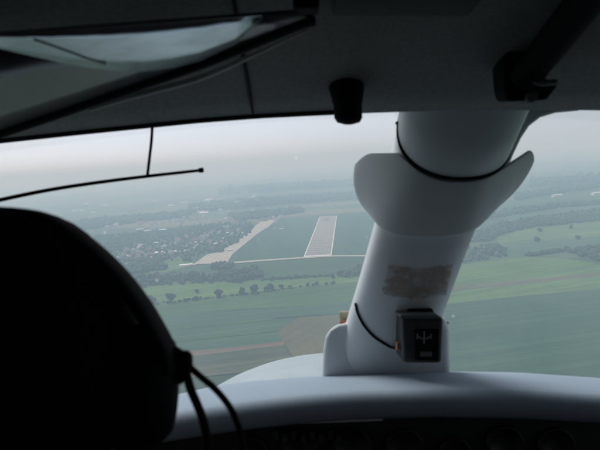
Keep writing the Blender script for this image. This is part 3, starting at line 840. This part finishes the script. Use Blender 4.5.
# ---------------------------------------------------------------- magnetic compass on the post
cb = P(423, 366, 1.0)
comp = thing('magnetic_compass', 'dark grey box-shaped magnetic compass mounted low on the centre post', 'compass', cb)
def rbox(bm, x0, x1, y0, y1, d0, d1, taper=0):
    pts = []
    for d in (d0, d1):
        for x, y in ((x0 + taper, y1), (x1 - taper, y1), (x1, y0), (x0, y0)): pts.append(bm.verts.new(P(x, y, d0) + Vector((0, d - d0, 0))))
    for f in ((0, 1, 2, 3), (7, 6, 5, 4), (0, 4, 5, 1), (1, 5, 6, 2), (2, 6, 7, 3), (3, 7, 4, 0)): bm.faces.new([pts[i] for i in f])
bm = bmesh.new(); rbox(bm, 401, 444, 317, 363.5, .915, .985, 2.0); hsg = part(comp, 'housing', bm, 'compass_grey', smooth=False, bevel=.006)
bm = bmesh.new(); rbox(bm, 400, 438, 315, 318.5, .912, .975, 0); part(comp, 'lid', bm, 'trim_grey', smooth=False, bevel=.002)
bm = bmesh.new(); rbox(bm, 414, 440, 329, 361, .913, .925, 1.0); win = part(comp, 'dial_window', bm, 'black_plastic', smooth=False, bevel=.003)
bm = bmesh.new()
for (x0, x1, y0, y1) in ((423.6, 425, 331.5, 343.5), (417, 418.2, 334, 339), (430.5, 431.7, 334, 339), (419, 421, 336.5, 338), (427.5, 429.5, 336.5, 338), (421, 428, 338.3, 339.3)):
    rbox(bm, x0, x1, y0, y1, .9105, .9128)
part(comp, 'scale_mark', bm, 'dial_white', smooth=False, parent=win)
bm = bmesh.new(); rbox(bm, 420.5, 432, 352, 356.5, .9105, .9128); part(comp, 'card', bm, 'trim_grey', smooth=False, parent=win)
bm = bmesh.new(); rbox(bm, 396.5, 402, 343, 351, .93, .945); part(comp, 'terminal', bm, 'brass', smooth=False, bevel=.002)
bm = bmesh.new(); rbox(bm, 408, 434, 309, 318, .945, .985); part(comp, 'bracket', bm, 'black_plastic', smooth=False, bevel=.004)
bm = bmesh.new()
wp = [on_post(x, y, .0022) for x, y in ((356.5, 303), (358.5, 313), (364.5, 325), (374, 336), (386, 344))]
tube(bm, smoothpath([p for p in wp if p] + [on_post(393, 346.5, .004), P(399, 347, .936)]), .0018, 8)
part(comp, 'wire', bm, 'rubber')

# ---------------------------------------------------------------- sun visor, upper left
vb = P(100, 60, .5)
vis = thing('sun_visor', 'smoked sun visor with dark edge bar hanging at the upper left', 'sun visor', vb)
def VP(x, y, dz=0.0):                   # point of the visor's tilted plane seen at a pixel
    f = fdir(x, y); return f * ((.1662 + dz) / (f.z - .2532 * f.x))
TL, TR_, BR, BL = VP(-40, 39), VP(300, 14), VP(316, 19), VP(-40, 148)
bm = bmesh.new(); rows = []
for i in range(9):
    q = i / 8; rows.append([(TL.lerp(TR_, q)).lerp(BL.lerp(BR, q), t) for t in (0, .33, .66, 1)])
grid(bm, rows); vp = part(vis, 'smoked_panel', bm, 'visor_smoke', solid=.003)
bm = bmesh.new()
bar = [VP(-40, 145), VP(0, 131.5), VP(60, 111), VP(120, 90), VP(200, 62), VP(260, 38), VP(300, 21.5), VP(314, 17.5)]
bp_ = smoothpath(bar, 6)
tube(bm, bp_, [.0068 if i > 3 else .006 for i in range(len(bp_))], 12); part(vis, 'edge_bar', bm, 'rubber')
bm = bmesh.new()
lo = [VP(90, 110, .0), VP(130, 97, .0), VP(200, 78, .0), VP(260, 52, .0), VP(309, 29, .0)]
lp = smoothpath(lo, 6); tube(bm, lp, [.0010 + .0020 * math.sin(math.pi * min(1, .1 + i / (len(lp) - 1))) for i in range(len(lp))], 8); part(vis, 'edge_highlight', bm, 'trim_pale')  # highlight along the visor's lower edge, modelled as a pale strip
bm = bmesh.new()
tube(bm, [VP(-40, 37.5), VP(100, 26.5), VP(200, 19), VP(302, 11)], .0016, 8); part(vis, 'hinge_rod', bm, 'rubber')
bm = bmesh.new()
box(bm, VP(306, 8) + Vector((0, 0, .012)), (.02, .02, .03)); part(vis, 'hinge_bracket', bm, 'black_plastic', bevel=.003, smooth=False)
# reflection in the visor, modelled as an added pale glossy sheet with curved lower edge
M['sheet'] = mat('blue_grey_reflection', (.42, .475, .51), .22, .16, 22, metal=1.0, bump=.25)
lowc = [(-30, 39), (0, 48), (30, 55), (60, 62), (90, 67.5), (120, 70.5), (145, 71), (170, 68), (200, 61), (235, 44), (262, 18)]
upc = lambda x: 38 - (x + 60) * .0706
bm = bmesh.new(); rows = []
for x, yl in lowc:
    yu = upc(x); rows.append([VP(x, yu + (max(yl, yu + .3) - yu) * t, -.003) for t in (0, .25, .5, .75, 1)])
grid(bm, rows); part(vis, 'reflection_sheet', bm, 'sheet', solid=.0008, parent=vp)
bm = bmesh.new()
tube(bm, smoothpath([VP(34, 40, -.004), VP(60, 49, -.004), VP(85, 58, -.004), VP(106, 65, -.004)]), .0005, 6); part(vis, 'crease', bm, 'visor_smoke', parent=vp)

# ---------------------------------------------------------------- thin rod under the roof edge
rb = P(152, 128, .765)
rod = thing('curved_rod', 'thin dark curved rod hanging below the windscreen top on a short link', 'rod', rb)
bm = bmesh.new()
pts = smoothpath([P(-150, 236, .66), P(-60, 214, .68), P(0, 200, .70), P(50, 189.8, .71), P(100, 182.2, .72), P(147, 176.3, .725), P(180, 172.6, .73), P(203, 170, .732)])
tube(bm, pts, [.0026 - .0008 * i / len(pts) for i in range(len(pts))], 8); part(rod, 'long_rod', bm, 'rubber')
bm = bmesh.new(); tube(bm, smoothpath([P(152.5, 122, .755), P(151.5, 140, .745), P(149.5, 158, .735), P(147.3, 176.5, .726)]), .0018, 8); part(rod, 'link', bm, 'rubber')
bm = bmesh.new(); tube(bm, [P(199, 170.5, .732), P(203.5, 169.9, .732)], .003, 8); part(rod, 'tip', bm, 'rubber')

# ---------------------------------------------------------------- black knob under the roof
kb = P(347, 80, .69)
kn = thing('air_nozzle', 'black cylindrical nozzle hanging from the roof edge beside the post', 'nozzle', kb)
bm = bmesh.new(); kd = .70
path = [(346, 74, .0), (346, 79, 17), (346, 83, 18), (346.5, 90, 17.6), (347, 96, 16.2), (347.5, 103, 14.4), (348, 111, 14.2), (348.3, 118, 14.0), (348.5, 122, 11.5), (348.5, 124, 5)]
rows = []
for x, y, r in path:
    c = P(x, y, kd); rr = r / FPX * kd
    rows.append([c + Vector((math.cos(a) * rr, math.sin(a) * rr, 0)) for a in [2 * math.pi * k / 28 for k in range(28)]])
grid(bm, rows, True); bmesh.ops.remove_doubles(bm, verts=bm.verts, dist=1e-6)
body = part(kn, 'body', bm, 'black_plastic')
bm = bmesh.new(); c = P(347.3, 101.5, kd)
rows = [[c + Vector((math.cos(a) * rr, math.sin(a) * rr, dz)) for a in [2 * math.pi * k / 28 for k in range(28)]] for rr, dz in ((.0168, .003), (.0178, .001), (.0178, -.001), (.0164, -.003))]
grid(bm, rows, True); part(kn, 'grip_ring', bm, 'rubber', parent=body)
bm = bmesh.new(); tube(bm, [P(346, 78, kd), P(346, 78, kd) + Vector((0, 0, .03))], .014, 16); part(kn, 'mount', bm, 'black_plastic')

# ---------------------------------------------------------------- grab handle, upper right
hb = P(520, 70, .66)
gh = thing('grab_handle', 'black tubular grab handle with square bracket at the upper right of the roof', 'handle', hb)
bm = bmesh.new()
tube(bm, smoothpath([P(524, 78, .635), P(545, 52, .60), P(575, 14, .545), P(606, -28, .49), P(640, -72, .43), P(655, -100, .39)]), .0165, 16); part(gh, 'bar', bm, 'black_plastic')
bm = bmesh.new()
q = [(503, 62), (509, 46), (519, 40), (546, 39), (556, 44), (552, 62), (540, 76), (560, 84), (548, 100), (508, 102), (505, 90)]
for d in (.635, .675):
    bm.faces.new([bm.verts.new(P(x, y, .635) + Vector((0, d - .635, (d - .635) * .2))) for x, y in q])
bm.verts.ensure_lookup_table(); k = len(q)
for i in range(k): bm.faces.new((bm.verts[i], bm.verts[(i + 1) % k], bm.verts[k + (i + 1) % k], bm.verts[k + i]))
br = part(gh, 'bracket', bm, 'black_plastic', smooth=False, bevel=.004)
bm = bmesh.new(); c = P(533, 96, .628)
tube(bm, [c, c + Vector((0, .02, 0))], .006, 12); part(gh, 'screw', bm, 'trim_grey', parent=br)
bm = bmesh.new(); tube(bm, smoothpath([P(529, 78, .618), P(540, 83, .618), P(556, 82, .622)]), .003, 8); part(gh, 'collar', bm, 'trim_grey', parent=br)

# ---------------------------------------------------------------- the person in front
HD = .40; HX = P(-4, 0, HD).x
def hz_(y): return (225 - y) / FPX * HD      # photo row -> height at the head
ztop = hz_(212)
person = thing('person', 'person in a dark jacket and headset seen from behind, seated at the left', 'person', (HX, .36, -.62))
bm = bmesh.new()
def loft(bm, secs, n=28):
    rows = []
    for (cx, cy, cz, rx, ry) in secs:
        rows.append([Vector((cx + rx * math.cos(2 * math.pi * k / n), cy + ry * math.sin(2 * math.pi * k / n), cz)) for k in range(n)])
    V = grid(bm, rows, True); bm.faces.new(V[0][::-1]); bm.faces.new(V[-1])
z = ztop
loft(bm, [(HX, HD, z - h, rx, ry) for h, rx, ry in ((0.000, .010, .014), (.006, .030, .044), (.018, .046, .066), (.036, .059, .083), (.06, .071, .094), (.09, .078, .098), (.115, .076, .095), (.14, .071, .086), (.165, .064, .074))])
loft(bm, [(HX, HD + .018, z - h, rx, ry) for h, rx, ry in ((.10, .06, .075), (.14, .062, .08), (.17, .056, .076), (.20, .045, .068), (.222, .028, .05), (.228, .012, .03))])
loft(bm, [(HX, HD - .02, z - h, rx, ry) for h, rx, ry in ((.13, .052, .055), (.18, .054, .056), (.23, .060, .060), (.27, .085, .07))])
loft(bm, [(HX, HD + .112, z - h, rx, ry) for h, rx, ry in ((.10, .007, .01), (.12, .010, .016), (.138, .015, .020), (.145, .011, .012))], 12)      # nose
for s in (-1, 1):                                                               # ears, brows
    loft(bm, [(HX + s * .079, HD + .0, z - h, rx, ry) for h, rx, ry in ((.085, .006, .012), (.1, .01, .018), (.125, .009, .015), (.14, .006, .009))], 12)
loft(bm, [(HX, HD + .093, z - h, rx, ry) for h, rx, ry in ((.085, .04, .01), (.093, .048, .014), (.10, .036, .008))], 16)
loft(bm, [(HX, HD + .088, z - h, rx, ry) for h, rx, ry in ((.165, .018, .01), (.170, .022, .016), (.178, .02, .015), (.184, .014, .01))], 14)
loft(bm, [(HX, HD - .03, z - h, rx, ry) for h, rx, ry in ((.245, .07, .06), (.262, .13, .075), (.285, .185, .09), (.33, .205, .105), (.42, .19, .115), (.52, .17, .115), (.60, .175, .125), (.66, .185, .14), (.70, .17, .13))])
for s in (-1, 1):                                                               # arms reaching to the panel, thighs, shins
    tube(bm, [(HX + s * .19, HD - .02, z - .305), (HX + s * .215, HD - .01, z - .42), (HX + s * .20, HD + .03, z - .56)], [.055, .048, .040], 14)
    tube(bm, [(HX + s * .20, HD + .03, z - .56), (HX + s * .15, HD + .16, z - .56), (HX + s * .09, HD + .27, z - .54)], [.042, .037, .028], 14)
    tube(bm, [(HX + s * .09, HD - .02, z - .645), (HX + s * .10, HD + .2, z - .63), (HX + s * .11, HD + .38, z - .61)], [.085, .078, .062], 14)
    tube(bm, [(HX + s * .11, HD + .38, z - .61), (HX + s * .11, HD + .42, z - .78), (HX + s * .11, HD + .45, z - .955)], [.06, .052, .038], 14)
    tube(bm, [(HX + s * .11, HD + .42, z - .965), (HX + s * .115, HD + .55, z - .975), (HX + s * .115, HD + .63, z - .98)], [.042, .045, .03], 12, .75)
    for f in range(4):                                                          # curled fingers and thumb on the yoke
        x0 = HX + s * (.09 - .02 * f + .012)
        tube(bm, [(x0, HD + .27, z - .54), (x0, HD + .315, z - .527), (x0, HD + .335, z - .545), (x0, HD + .325, z - .565)], [.011, .010, .009, .008], 8)
    tube(bm, [(HX + s * .05, HD + .275, z - .55), (HX + s * .02, HD + .30, z - .548), (HX + s * .01, HD + .325, z - .555)], [.012, .011, .009], 8)
body = part(person, 'body', bm, ['skin', 'jacket'])
rm = body.modifiers.new('remesh', 'REMESH'); rm.mode = 'VOXEL'; rm.voxel_size = .006; rm.use_smooth_shade = True
sm = body.modifiers.new('smooth', 'SMOOTH'); sm.factor = .5; sm.iterations = 4
dg = bpy.context.evaluated_depsgraph_get()
me = bpy.data.meshes.new_from_object(body.evaluated_get(dg)); body.modifiers.clear(); body.data = me
me.materials.clear(); me.materials.append(M['skin']); me.materials.append(M['jacket'])
base = Vector(person['_b'])
for p in me.polygons:
    c = p.center + base; p.use_smooth = True
    p.material_index = 1 if (c.z < z - .232 and not (c.y > HD + .255 and c.z > z - .59 and abs(c.x - HX) < .13)) else 0
# hair: a cap over back and sides of the skull
bm = bmesh.new(); rows = []
for i, (h, rx, ry) in enumerate(((-.002, .012, .014), (.003, .036, .048), (.015, .055, .071), (.034, .070, .0885), (.06, .0855, .0995), (.085, .0945, .1035), (.12, .0945, .1), (.15, .075, .09), (.175, .066, .078), (.19, .056, .066))):
    r = []
    for k in range(40):
        a = 2 * math.pi * k / 40; x, y = math.cos(a), math.sin(a)
        front = max(0, y - .35) / .65
        hh = min(h, .075 - .028 * front) if (y > .35) else h
        j = 1 + .02 * noise.noise(Vector((x * 9, y * 9, h * 60)))
        r.append(Vector((HX + rx * x * j, HD + ry * y * j, z - hh)))
    rows.append(r)
grid(bm, rows, True); part(person, 'hair', bm, 'hair', solid=.004, sub=1)

# ---------------------------------------------------------------- headset
hs_ = thing('headset', 'black headset with ear cups on the head of the person at left', 'headset', (HX, HD, ztop))
band = [(0, 213), (36, 216.5), (66, 229), (90, 246), (111, 265), (129, 285), (145, 307), (157, 327), (165.5, 343), (171, 357), (173, 369)]
off = [((P(x, 0, HD).x - HX), hz_(y)) for x, y in band]
full = [Vector((HX - dx, HD - .005, zz)) for dx, zz in off[::-1]] + [Vector((HX + dx, HD - .005, zz)) for dx, zz in off[1:]]
bm = bmesh.new(); fp = smoothpath(full, 4)
rows = []
for i, p in enumerate(fp):
    d = (fp[min(i + 1, len(fp) - 1)] - fp[max(0, i - 1)]).normalized(); nn = d.cross(Vector((0, 1, 0))).normalized()
    w2, t2 = (.017, .0042)
    rows.append([p + Vector((0, 1, 0)) * w2 * math.copysign(abs(math.cos(a)) ** .7, math.cos(a)) + nn * t2 * math.copysign(abs(math.sin(a)) ** .7, math.sin(a)) for a in [2 * math.pi * k / 16 for k in range(16)]])
V = grid(bm, rows, True); bm.faces.new(V[0][::-1]); bm.faces.new(V[-1])
part(hs_, 'headband', bm, 'black_plastic')
for s in (-1, 1):
    bm = bmesh.new(); rows = []
    for dx, rz_, ry_ in ((.074, .025, .020), (.078, .040, .032), (.088, .043, .036), (.098, .042, .035), (.108, .038, .031), (.1155, .030, .024), (.1175, .018, .014), (.118, .001, .001)):
        c = Vector((HX + s * dx, HD, hz_(386)))
        rows.append([c + Vector((0, ry_ * math.cos(a), rz_ * math.sin(a))) for a in [2 * math.pi * k / 28 for k in range(28)]])
    grid(bm, rows, True); cup = part(hs_, 'ear_cup', bm, 'black_plastic')
    bm = bmesh.new()
    c = Vector((HX + s * .122, HD, hz_(363)))
    rows = [[c + Vector((s * dx, r * math.cos(a), r * math.sin(a))) for a in [2 * math.pi * k / 18 for k in range(18)]] for dx, r in ((-.014, .0075), (-.002, .0085), (.004, .0082), (.0062, .006), (.0068, .0005))]
    grid(bm, rows, True); part(hs_, 'adjusting_knob', bm, 'black_plastic', parent=cup)
    bm = bmesh.new(); tube(bm, smoothpath([(HX + s * .112, HD, hz_(352)), (HX + s * .119, HD, hz_(358)), (HX + s * .120, HD, hz_(370)), (HX + s * .117, HD, hz_(380))]), .006, 10)
    part(hs_, 'yoke', bm, 'black_plastic', parent=cup)
for path, r in (([(186, 362), (192, 369), (201, 377), (213, 387), (224, 399), (233, 413), (240, 432), (243, 455), (240, 490), (225, 540)], .0023),
                ([(184, 366), (187, 376), (191, 390), (197, 404), (203, 420), (207, 440), (208, 470), (204, 540)], .0030)):
    bm = bmesh.new(); tube(bm, smoothpath([P(x, y, HD + .004 + .0004 * i) for i, (x, y) in enumerate(path)]), r, 10); part(hs_, 'cable', bm, 'rubber')
bm = bmesh.new()
tube(bm, smoothpath([(HX - .112, HD + .01, hz_(395)), (HX - .10, HD + .07, hz_(420)), (HX - .05, HD + .118, hz_(445)), (HX - .01, HD + .128, hz_(452))]), .003, 8); part(hs_, 'microphone_boom', bm, 'rubber')

# ---------------------------------------------------------------- the seat under the person
st = thing('pilot_seat', 'dark front seat under the person at the left', 'seat', (HX, .35, -1.0))
bm = bmesh.new(); box(bm, (HX, HD + .10, z - .775), (.42, .48, .09)); part(st, 'cushion', bm, 'seat', bevel=.02, smooth=False)
bm = bmesh.new(); box(bm, (HX, HD - .19, z - .57), (.42, .06, .40), Matrix.Rotation(R(-4), 3, 'X')); part(st, 'backrest', bm, 'seat', bevel=.02, smooth=False)
for sx in (-.17, .17):
    for sy in (-.08, .26):
        bm = bmesh.new(); tube(bm, [(HX + sx, HD + sy, z - .82), (HX + sx, HD + sy, -1.004)], .014, 10); part(st, 'leg', bm, 'trim_grey')
for o in list(bpy.data.objects):
    if '_b' in o: del o['_b']
